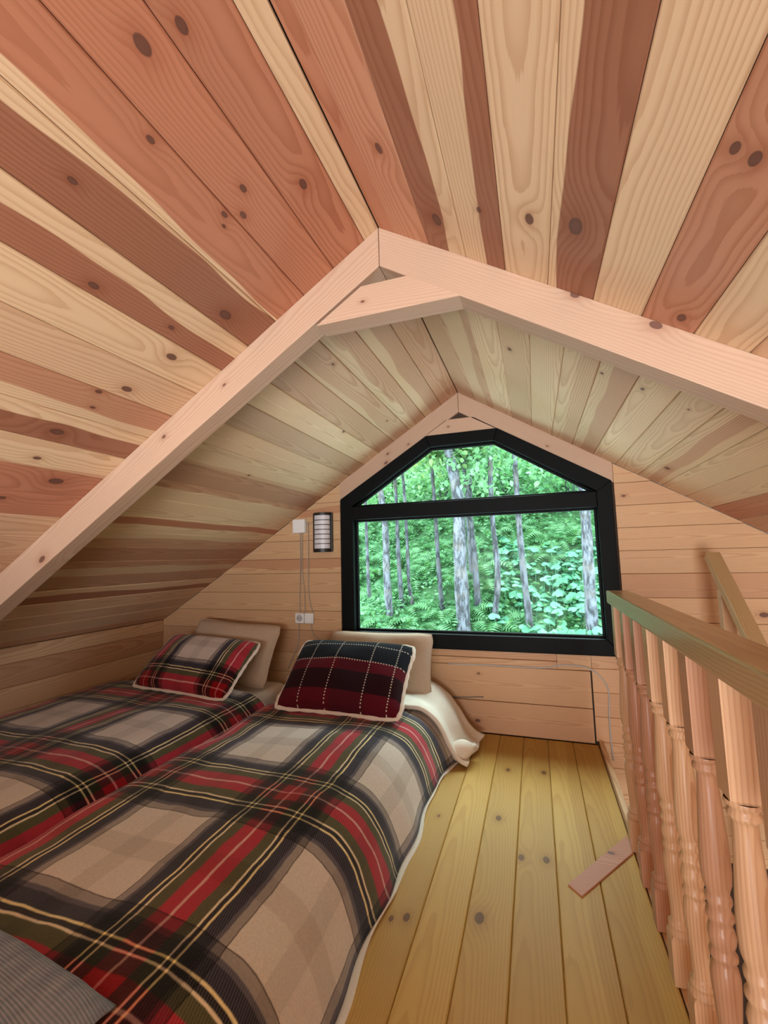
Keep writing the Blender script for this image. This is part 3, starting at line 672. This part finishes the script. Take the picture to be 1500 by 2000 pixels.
# dark check cushion cloth
def check_mat():
    t = NT('navy_red_check'); u, v, _ = t.xyz(t.n('ShaderNodeUVMap', uv_map='UVMap').outputs[0]); co = t.n('ShaderNodeTexCoord').outputs['Object']
    redrow = t.m_('MAXIMUM', t.m_('MULTIPLY', t.ss(-.035, -.03, v), t.ss(.045, .04, v)), t.ss(-.150, -.156, v))
    darkrow = t.ss(-.03, -.036, v)
    base = t.mix(darkrow, c4(.006, .0065, .010), c4(.018, .004, .006)); base = t.mix(t.m_('MULTIPLY', redrow, .9), base, c4(.085, .005, .011))
    colm = t.m_('MULTIPLY', t.ss(-.03, -.02, u), t.ss(.19, .18, u)); base = t.mix(t.m_('MULTIPLY', colm, .25), base, c4(.01, .01, .015))
    def stitch(c, along, pos):
        ln = t.ss(.0040, .0028, t.m_('ABSOLUTE', t.m_('SUBTRACT', c, pos))); ds = t.ss(.42, .5, t.m_('FRACT', t.m_('MULTIPLY', along, 62.0))); return t.m_('MULTIPLY', ln, t.m_('SUBTRACT', 1.0, ds))
    st = stitch(u, v, -.225)
    for q_ in (-.055, .165, .315): st = t.m_('MAXIMUM', st, stitch(u, v, q_))
    for q_ in (.040, .165): st = t.m_('MAXIMUM', st, stitch(v, u, q_))
    col = t.mix(t.m_('MULTIPLY', st, .85), base, c4(.62, .55, .46)); fz = t.noise(co, 120, 2)
    t.set(Base_Color=col, Roughness=.95); t.b.inputs['Sheen Weight'].default_value = .05; t.b.inputs['Specular IOR Level'].default_value = .08; t.bump(fz, .5, .002); return t.m
tl = lambda y, z: (0, y, z)
# pillows stand against the wall
pillow('bed_pillow', (-1.06, 2.925, .475), (1, 0.02, .0), (0, .33, .90), .385, .215, .085, M['linen'], M['linen'], 'plain beige pillow leaning on the wall under the window', 'pillow', seam=M['linen'])
pillow('bed_pillow', (-2.27, 2.905, .505), (1, -.03, -.05), (0, .42, .90), .405, .235, .085, M['linen'], M['linen'], 'plain beige pillow leaning in the corner behind the plaid cushion', 'pillow', seam=M['linen'])
mC = plaid('plaid_cushion', .345, -.185, .64, .60, (.54, .465, .41))
pillow('throw_cushion', (-1.125, 2.535, .482), (1, .01, -.012), (0, .62, .50), .395, .255, .115, check_mat(), M['fleece'], 'navy and dark red check cushion with white stitching and fleece edge', 'cushion', border=.013)
pillow('throw_cushion', (-2.33, 2.625, .468), (1, -.055, -.03), (.10, .62, .50), .425, .240, .105, mC, M['fleece'], 'plaid cushion with white fleece edge on the left bed', 'cushion', border=.012)

# grey knitted throw at the foot of the right bed
kn = NT('grey_knit'); u_, v_, _ = kn.xyz(kn.n('ShaderNodeUVMap', uv_map='UVMap').outputs[0])
rib = kn.ss(.1, .9, kn.m_('ABSOLUTE', kn.m_('SUBTRACT', kn.m_('FRACT', kn.m_('MULTIPLY', u_, 38.0)), .5))); nzk = kn.noise(kn.comb(kn.m_('MULTIPLY', u_, 38.0), kn.m_('MULTIPLY', v_, 9.0), 0.0), 1, 2)
rows = kn.m_('ABSOLUTE', kn.m_('SUBTRACT', kn.m_('FRACT', kn.m_('MULTIPLY', v_, 150.0)), .5))
kc = kn.mix(nzk, c4(.14, .18, .27), c4(.42, .45, .52)); kc = kn.mix(kn.m_('MULTIPLY', rows, .5), kc, c4(.14, .14, .17))
kn.set(Base_Color=kc, Roughness=.95); kn.bump(kn.m_('ADD', rib, rows), .8, .006)
kt = tag(empty('knitted_throw', (-1.25, .52, .32)), 'grey ribbed knitted throw bunched at the near corner of the bed', 'throw'); bpy.context.view_layer.update()
pk = [(-1.60, .318), (-1.58, .36), (-1.50, .395), (-1.35, .41), (-1.18, .405), (-1.00, .385), (-.90, .355), (-.85, .318)]
def wob_k(p, l, L, y):
    k = (y-.39)/.37; e_ = math.sqrt(max(0, 1-(max(0, abs(k-.5)*2-.5)/.5)**2))**1.3
    p.z = .316+(p.z-.316)*max(.02, e_)**.5+.012*math.sin(y*30+p.x*9)*max(0, e_)*.6; p.y += .09*(-(p.x+1.2))*.6; return p
at(drape('knit_fold', pk, .385, .765, kn.m, kt, n_u=50, n_v=30, wob=wob_k, thick=.006), kt)
pk2 = [(x*.9-.14, .30+(z-.316)*1.4+.02) for x, z in pk]

# ================================================================== SMALL THINGS ON THE WALL
def wl(x, z, off=0): return Vector((x, D-off, z))
lamp = tag(empty('wall_lamp', (-1.577, D, 1.405)), 'black louvred bulkhead wall lamp left of the window', 'wall lamp')
o = MB().box(-.085, .085, -.022, -.001, -.155, .155).obj('base_plate', M['lampblack'], lamp); bevel(o, .006, 2)
seg = 16; vs_, fs = [], []
for j, z in enumerate((-.128, .132)):
    for k in range(seg+1): a = math.pi*k/seg; vs_.append((-.066*math.cos(a), -.022-.052*math.sin(a), z))
for k in range(seg): fs.append((k, k+1, k+seg+2, k+seg+1))
fs += [tuple(range(seg, -1, -1)), tuple(range(seg+1, 2*seg+2)), (0, seg+1, 2*seg+1, seg)]
fixn(mobj('diffuser', vs_, fs, M['opal'], lamp, False))
def hoop(z, r, h, nm):
    m = MB(); v2, f2_ = [], []
    for zz in (z-h, z+h):
        for k in range(seg+1): a = math.pi*k/seg; v2.append((-.070*math.cos(a)*r, -.021-.057*math.sin(a)*r, zz))
    for k in range(seg): f2_.append((k, k+1, k+seg+2, k+seg+1))
    f2_ += [tuple(range(seg, -1, -1)), tuple(range(seg+1, 2*seg+2)), (0, seg+1, 2*seg+1, seg)]
    fixn(mobj(nm, v2, f2_, M['lampblack'], lamp))
hoop(-.142, 1.05, .014, 'end_cap'); hoop(.142, 1.05, .010, 'end_cap')
for i in range(6): hoop(-.128+.26*(i+1)/7, 1.0, .0028, 'louvre')
jb = tag(empty('junction_box', (-1.784, D, 1.463)), 'square white junction box on the wall beside the lamp', 'junction box')
bevel(MB().box(-.056, .056, -.020, -.001, -.056, .056).obj('box_base', M['white'], jb), .004); bevel(MB().box(-.055, .055, -.034, -.0205, -.055, .055).obj('cover', M['white'], jb), .005)
def socket(xc, zc, is_socket, label):
    s = tag(empty('wall_socket' if is_socket else 'wall_switch', (xc, D, zc)), label, 'socket' if is_socket else 'switch')
    bevel(MB().box(-.039, .039, -.026, -.001, -.040, .040).obj('plate', M['white'], s), .006)
    if is_socket:
        ps = [(.024*math.cos(2*math.pi*k/18), -.0265, .024*math.sin(2*math.pi*k/18)) for k in range(19)]
        m = MB(); m.tube(ps, .0028, 6, False); m.obj('socket_rim', M['grey'], s, True)
        for sx in (-.0095, .0095): MB().tube([(sx, -.0262, 0), (sx, -.0275, 0)], .0035, 8).obj('socket_hole', M['lampblack'], s)
        MB().tube([(0, -.0260, 0), (0, -.0268, 0)], .021, 18).obj('socket_well', M['grey'], s)
    else:
        bevel(MB().box(-.029, .029, -.030, -.0265, -.030, .030).obj('rocker', M['white'], s), .003)
socket(-1.784, .736, True, 'white wall socket under the junction box, left of the pair'); socket(-1.703, .736, False, 'white square switch beside the wall socket')
def cable(pts, label, r=.0042, mat=None, name='cable'):
    o = MB().tube(spline([wl(x, z, r+.0015) for x, z in pts], 40), r, 6).obj(name, mat or M['cable'], None, True)
    c0 = Vector(o.data.vertices[0].co); o.data.transform(Matrix.Translation(-c0)); o.location = c0
    return tag(o, label, 'cable')
cable([(-1.782, 1.405), (-1.783, 1.1), (-1.790, .9), (-1.790, .777)], 'leftmost cable from the junction box down to the socket')
cable([(-1.764, 1.405), (-1.766, 1.1), (-1.748, .95), (-1.745, .777)], 'middle cable running down between socket and switch')
cable([(-1.727, 1.49), (-1.712, 1.45), (-1.713, 1.1), (-1.712, .95), (-1.695, .84), (-1.672, .777)], 'bowed cable from the junction box side to the switch')
cable([(-1.727, 1.478), (-1.70, 1.476), (-1.663, 1.476)], 'short cable stub joining junction box and wall lamp', .003)
cable([(-1.800, .695), (-1.800, .62), (-1.812, .52), (-1.86, .42), (-1.90, .34)], 'cable dropping from the socket behind the left bed')
cable([(-1.690, .695), (-1.688, .66), (-1.672, .62), (-1.65, .59), (-1.60, .55)], 'short cable dropping from the switch behind the dark cushion')
cable([(-.62, .445), (-.35, .450), (0, .452), (.09, .470), (.18, .478), (.27, .468), (.345, .420), (.385, .345), (.385, .26), (.380, .15), (.380, .05), (.385, -.08)], 'thin grey cable looping along the boards under the window', .0045, M['grey'])
cable([(-.60, .223), (-.50, .228), (-.42, .236), (-.385, .238)], 'short wire end on the boards beside the bed', .0035, M['cabled'])

# short thin reddish strip, pointed at one end, flat on the floor by the railing
lt = MB(); P = [(.047, 1.834), (.088, 1.788), (.300, 2.085), (.300, 2.200)]
ce = (.16, 1.98)
lt.add([(x-ce[0], y-ce[1], .0005) for x, y in P]+[(x-ce[0], y-ce[1], .006) for x, y in P], [(3, 2, 1, 0), (4, 5, 6, 7)]+[(i, (i+1) % 4, (i+1) % 4+4, i+4) for i in range(4)])
o = fixn(lt.obj('reddish_strip', M['ceil'], loc=(ce[0], ce[1], 0))); setw(o, seed=2.2, h0=-1, h1=1, hs=1.0, tone=1.0, knots=[(.06, .08, .010)]); tag(o, 'short reddish strip with pointed end flat on the floor', 'wood offcut')

# ================================================================== OUTSIDE: FOREST HILLSIDE
def hill(x, y): return -.55+.80*(y-7)+(vn(x*.7+5, y*.7)-.5)*.5 if y > 6 else -1.35-.3*(6-y)+(vn(x*.7+5, y*.7)-.5)*.3
gv, gf = [], []; NX, NY = 40, 46
for j in range(NY+1):
    for i in range(NX+1):
        x = -16+30*i/NX; y = 4.2+22*j/NY; gv.append((x, y, hill(x, y)))
for j in range(NY):
    for i in range(NX): a = j*(NX+1)+i; gf.append((a, a+1, a+NX+2, a+NX+1))
tag(mobj('hillside', gv, gf, plain('forest_soil', (.08, .16, .06), .95, .5, 3), None, True), 'steep green hillside seen through the window', 'hillside', kind='structure')
o = MB().box(-5, 4, D+.12, 6.3, -1.75, -.60).obj('bounce_terrace', plain('pale_bounce', (.78, .80, .76), .9, .1, 12)); tag(o, 'pale unseen terrace added outside the window to bounce light indoors', 'terrace', kind='structure')  # added unseen slab, bounces daylight up onto the far ceiling
def leafmat(name, c1, c2, tr=.35):
    t = NT(name); nd = t.n('ShaderNodeNewGeometry'); rnd_ = t.n('ShaderNodeObjectInfo').outputs['Random']
    isl = nd.outputs['Random Per Island']; k = t.m_('FRACT', t.m_('ADD', isl, rnd_))
    col = t.mix(k, c4(*[q_*.66 for q_ in c1]), c4(*[q_*.66 for q_ in c2])); t.set(Base_Color=col, Roughness=.45); t.b.inputs['Specular IOR Level'].default_value = .35
    tl_ = t.n('ShaderNodeBsdfTranslucent'); t.put(tl_.inputs[0], t.mix(1.0, col, c4(1.0, 1.1, .7), 'MULTIPLY')); ms = t.n('ShaderNodeMixShader'); ms.inputs[0].default_value = tr
    t.t.links.new(t.b.outputs[0], ms.inputs[1]); t.t.links.new(tl_.outputs[0], ms.inputs[2]); t.t.links.new(ms.outputs[0], t.out.inputs[0]); return t.m
LF = leafmat('fern_green', (.16, .40, .15), (.32, .58, .25)); LU = leafmat('undergrowth_green', (.12, .34, .13), (.30, .57, .26)); LB = leafmat('broad_leaf_green', (.12, .40, .20), (.26, .58, .34), .25)
LT = leafmat('tree_leaf_green', (.26, .48, .22), (.50, .70, .26), .45); LT2 = leafmat('tree_leaf_bluegreen', (.24, .48, .22), (.42, .68, .36), .4)
bt = NT('grey_bark'); co = bt.n('ShaderNodeTexCoord').outputs['Object']; bx, by, bz = bt.xyz(co)
n1 = bt.noise(bt.comb(bt.m_('MULTIPLY', bx, 14.0), bt.m_('MULTIPLY', by, 14.0), bt.m_('MULTIPLY', bz, 5.0)), 1, 4, .65); n2 = bt.noise(co, 3.0, 2)
bc = bt.mix(bt.ss(.40, .62, n1), c4(.035, .03, .03), c4(.155, .145, .16)); bc = bt.mix(bt.m_('MULTIPLY', bt.ss(.5, .7, n2), .6), bc, c4(.16, .12, .09))
tnb = bt.attr('tone'); bc = bt.mix(1.0, bc, bt.comb(tnb, tnb, tnb), 'MULTIPLY')
bt.set(Base_Color=bc, Roughness=.9); bt.bump(n1, .6, .01)
LEAF = [(0, 0, 0), (.30, .22, .03), (.34, .55, .02), (0, 1, -.06), (-.34, .55, .02), (-.30, .22, .03)]
def leaf_cloud(n, posf, size, rng, droop=.4):
    v, f = [], []
    for i in range(n):
        p = posf(rng); s = size*(.65+.7*rng.random()); rz = rng.random()*6.283; tx = rng.uniform(-.8, .8)-droop; ty = rng.uniform(-.7, .7)
        mt = Matrix.Rotation(rz, 3, 'Z') @ Matrix.Rotation(tx, 3, 'X') @ Matrix.Rotation(ty, 3, 'Y'); b = len(v)
        for q_ in LEAF: w_ = mt @ Vector(q_)*s; v.append((p[0]+w_.x, p[1]+w_.y, p[2]+w_.z))
        f.append((b, b+1, b+2, b+3)); f.append((b, b+3, b+4, b+5))
    return v, f
rg = random.Random(21)
def upos(r):
    y = 7.0+8.5*r.random()**1.2; x = r.uniform(-.50, .22)*y+r.uniform(-.4, .4); return (x, y, hill(x, y)+r.random()*.28)
v, f = leaf_cloud(20000, upos, .085, rg, .1)
tag(mobj('undergrowth', v, f, LU), 'dense low leafy undergrowth covering the hillside', 'undergrowth', kind='stuff')
# ferns: three frond clumps, many copies
def fern_mesh(seed):
    r = random.Random(seed); v, f = [], []
    for k in range(8):
        az = 2*math.pi*k/8+r.uniform(-.3, .3); L = r.uniform(.42, .62); n = 11; ca, sa = math.cos(az), math.sin(az)
        cl = [(L*(i/n)*.85, L*(.95*(i/n)-.85*(i/n)**2)) for i in range(n+1)]
        for i in range(1, n):
            t_ = i/n; wd = L*.30*math.sin(math.pi*(t_*.85+.13))**.9
            cx_, cz_ = cl[i]; dx_ = cl[i+1][0]-cx_
            for sgn in (-1, 1):
                b = len(v); tipx, tipz = cx_+wd*.35, cz_-wd*.18
                for (lx, ly, lz) in ((cx_-dx_*.1, 0, cz_), (cx_+dx_*.75, 0, cl[i+1][1]*.4+cz_*.6), (tipx+dx_*.25, sgn*wd*.6, cz_+.004), (tipx, sgn*wd, tipz)):
                    v.append((lx*ca-ly*sa, lx*sa+ly*ca, lz))
                f.append((b, b+1, b+2, b+3) if sgn > 0 else (b+3, b+2, b+1, b))
    me = bpy.data.meshes.new('fern'); me.from_pydata(v, [], f); me.update(); me.materials.append(LF); return me
FM = [fern_mesh(s) for s in (1, 2, 3, 4)]
for i in range(250):
    y = 7.4+5.6*rg.random()**1.15; fx = rg.uniform(-.46, .15)
    if fx > -.07 and y < 9.2 and rg.random() < .8: fx = rg.uniform(-.46, -.08)
    x = fx*y; o = link('fern', FM[i % 4], None, (x, y, hill(x, y)-.02)); o.rotation_euler = (R(rg.uniform(18, 38)), rg.uniform(-.2, .2), 0); o.rotation_euler.rotate_axis('Z', rg.random()*6.28)
    sc_ = rg.uniform(.65, 1.1); o.scale = (sc_, sc_, sc_)
    tag(o, 'green fern among the ferns covering the hillside', 'fern', 'ferns on the hillside')
# broad-leaved plants low on the right
bl_v = [(0, 0, 0)]; bl_f = []
for k in range(14):
    a = .35+(2*math.pi-.7)*k/13; rr = .13*(1+.08*math.sin(k*2.3)); bl_v.append((rr*math.sin(a), -rr*math.cos(a)+.02, .018*math.cos(2*a)+.012))
for k in range(13): bl_f.append((0, k+1, k+2))
blm = bpy.data.meshes.new('broad_leaf'); blm.from_pydata(bl_v, [], bl_f); blm.update(); blm.materials.append(LB)
stm = bpy.data.meshes.new('leaf_stem'); m_ = MB().tube([(0, 0, -.24), (0, 0, 0)], .006, 5); stm.from_pydata(m_.v, [], m_.f); stm.materials.append(LB)
for i in range(100):
    y = 7.25+2.1*rg.random(); x = rg.uniform(-.085, .155)*y
    e = empty('butterbur_plant', (x, y, hill(x, y))); tag(e, 'broad round-leaved plant in the patch low on the right of the hillside', 'plant', 'broad-leaved plants on the hillside')
    for k in range(4):
        a = 1.57*k+rg.random(); rr = rg.uniform(.06, .17); hgt = rg.uniform(.14, .26); s_ = rg.uniform(.5, .8)
        l = link('leaf', blm, e, (rr*math.cos(a), rr*math.sin(a), hgt)); l.rotation_euler = (R(rg.uniform(8, 42)), R(rg.uniform(-18, 18)), rg.uniform(-.8, .8)); l.scale = (s_, s_, s_)
        st_ = link('stem', stm, e, (rr*math.cos(a), rr*math.sin(a), hgt-.002))
# trees
TR = [('slim grey trunk furthest left in the window', .042, [(-3.19, 8.20, 3.2), (-3.16, 8.2, 1.49), (-3.14, 8.20, .58), (-3.08, 8.20, -.23)], .9, 0),
      ('pale lichen-spotted trunk near the left window edge', .074, [(-2.80, 7.7, 4.2), (-2.74, 7.70, 3.01), (-2.60, 7.70, 1.74), (-2.59, 7.70, .81), (-2.53, 7.70, -.20)], 1.15, 500),
      ('thin trunk just right of the pale left trunk', .046, [(-2.5, 8.0, 3.4), (-2.46, 8.00, 2.15), (-2.45, 8.00, 1.27), (-2.39, 8.00, -.20)], .85, 0),
      ('thin sapling trunk curving right at its foot', .040, [(-2.4, 8.0, 3.6), (-2.31, 8.00, 2.63), (-2.27, 8.00, 1.55), (-2.25, 8.00, .60), (-2.10, 8.00, -.05), (-1.98, 7.95, -.3)], .85, 300),
      ('slim brown trunk left of the thick middle tree', .046, [(-1.80, 7.9, 4.3), (-1.74, 7.90, 3.15), (-1.69, 7.90, 2.00), (-1.66, 7.90, .88), (-1.60, 7.90, -.20)], .65, 300),
      ('thick pale grey tree in the middle of the window', .126, [(-1.75, 7.5, 4.6), (-1.42, 7.6, 3.4), (-1.24, 7.60, 2.4), (-1.21, 7.60, 1.94), (-1.22, 7.60, .89), (-1.20, 7.60, -.25)], 1.2, 1500),
      ('leaning grey trunk just right of the thick tree', .060, [(-1.25, 7.9, 4.0), (-1.14, 7.90, 2.90), (-1.07, 7.90, 1.96), (-1.01, 7.90, 1.05), (-.98, 7.90, -.20)], .9, 500),
      ('tall grey trunk standing behind the thick tree', .070, [(-1.0, 8.4, 4.8), (-1.08, 8.4, 3.2), (-1.14, 8.40, 2.0), (-1.12, 8.40, .2)], 1.0, 500),
      ('S-curved slim grey trunk right of the middle', .058, [(-.60, 7.8, 4.0), (-.65, 7.80, 2.93), (-.67, 7.80, 1.93), (-.62, 7.80, .87), (-.70, 7.80, .2), (-.76, 7.80, -.2)], 1.1, 350),
      ('slim dark-topped trunk leaning right toward its base', .059, [(-.28, 7.7, 4.2), (-.24, 7.70, 3.13), (-.23, 7.70, 1.90), (-.20, 7.70, .96), (-.13, 7.70, -.2)], .95, 450),
      ('straight pale trunk near the right window edge', .092, [(.72, 7.5, 4.2), (.75, 7.50, 2.81), (.78, 7.50, 1.82), (.77, 7.50, .87), (.76, 7.50, -.22)], 1.25, 300),
      ('very thin stem at the right window edge', .030, [(1.03, 8, 3.0), (1.01, 8.00, 1.86), (.99, 8.00, .85), (.98, 8.00, -.2)], .9, 0)]
for i, (lab, r_, pts, tone, nl) in enumerate(TR):
    bx_, by_, bz_ = pts[-1]; e = empty('forest_tree', (bx_, by_, bz_)); tag(e, lab, 'tree', 'trees on the hillside')
    loc = [(x-bx_, y-by_, z-bz_) for x, y, z in pts]; sp = spline(loc, 28)
    rads = [r_*(.62+.38*k/28)*(1+.07*math.sin(k*1.7+i)) for k in range(29)]; rads[-1] *= 1.25; rads[-2] *= 1.08
    tk = MB().tube(sp, rads, 12).obj('trunk', bt.m, e, True); tk['tone'] = float(tone)
    if nl:
        top = Vector(loc[0]); rr_ = random.Random(i*7+1)
        nb = 5; tips = []
        for k in range(nb):
            a = rr_.random()*6.28; st0 = Vector(sp[rr_.randint(1, 9)]); tip = st0+Vector((math.cos(a)*rr_.uniform(.5, 1.0), math.sin(a)*.5, rr_.uniform(-.1, .5)))
            br = MB().tube(spline([st0, st0.lerp(tip, .5)+Vector((0, 0, .1)), tip], 8), [.016-.0012*q_ for q_ in range(9)], 6).obj('branch', bt.m, e, True); br['tone'] = .7; tips.append((st0, tip))
        def cpos(r):
            a_, b_ = tips[r.randrange(nb)]; p = a_.lerp(b_, r.uniform(.25, 1.15)); return (p.x+r.gauss(0, .26), p.y+r.gauss(0, .25), p.z+r.gauss(0, .20))
        v, f = leaf_cloud(int(nl*1.5), cpos, .105, rr_, .5)
        o = mobj('foliage', v, f, LT if i % 2 else LT2, e); o['kind'] = 'stuff'
# leafy shrub crowns closing the top of the view
for i, (x, y, z, n, mt, lab) in enumerate([(-3.4, 10.2, 3.6, 900, LT2, 'leafy shrub high on the slope at the left'), (-2.0, 10.8, 4.4, 1100, LT2, 'leafy shrub high on the slope behind the thick tree'), (-.6, 11.0, 4.5, 1000, LU, 'dark leafy shrub under the right roof slope of the window'), (.9, 10.4, 3.6, 900, LU, 'dark leafy shrub high on the slope at the right')]):
    rr_ = random.Random(40+i); z0 = hill(x, y); e = empty('leafy_shrub', (x, y, z0)); tag(e, lab, 'shrub', 'shrubs high on the hillside')
    for k in range(4):
        s_ = MB().tube(spline([(0, 0, -.1), (rr_.uniform(-.2, .2), -.1, .5), (rr_.uniform(-.7, .7), -.2, 1.1)], 8), [.02-.0015*q_ for q_ in range(9)], 6).obj('stem', bt.m, e, True); s_['tone'] = .7
    v, f = leaf_cloud(n, lambda r: (r.gauss(0, .65), r.gauss(-.1, .35), .75+r.gauss(0, .42)), .12, rr_, .4)
    o = mobj('foliage', v, f, mt, e); o['kind'] = 'stuff'
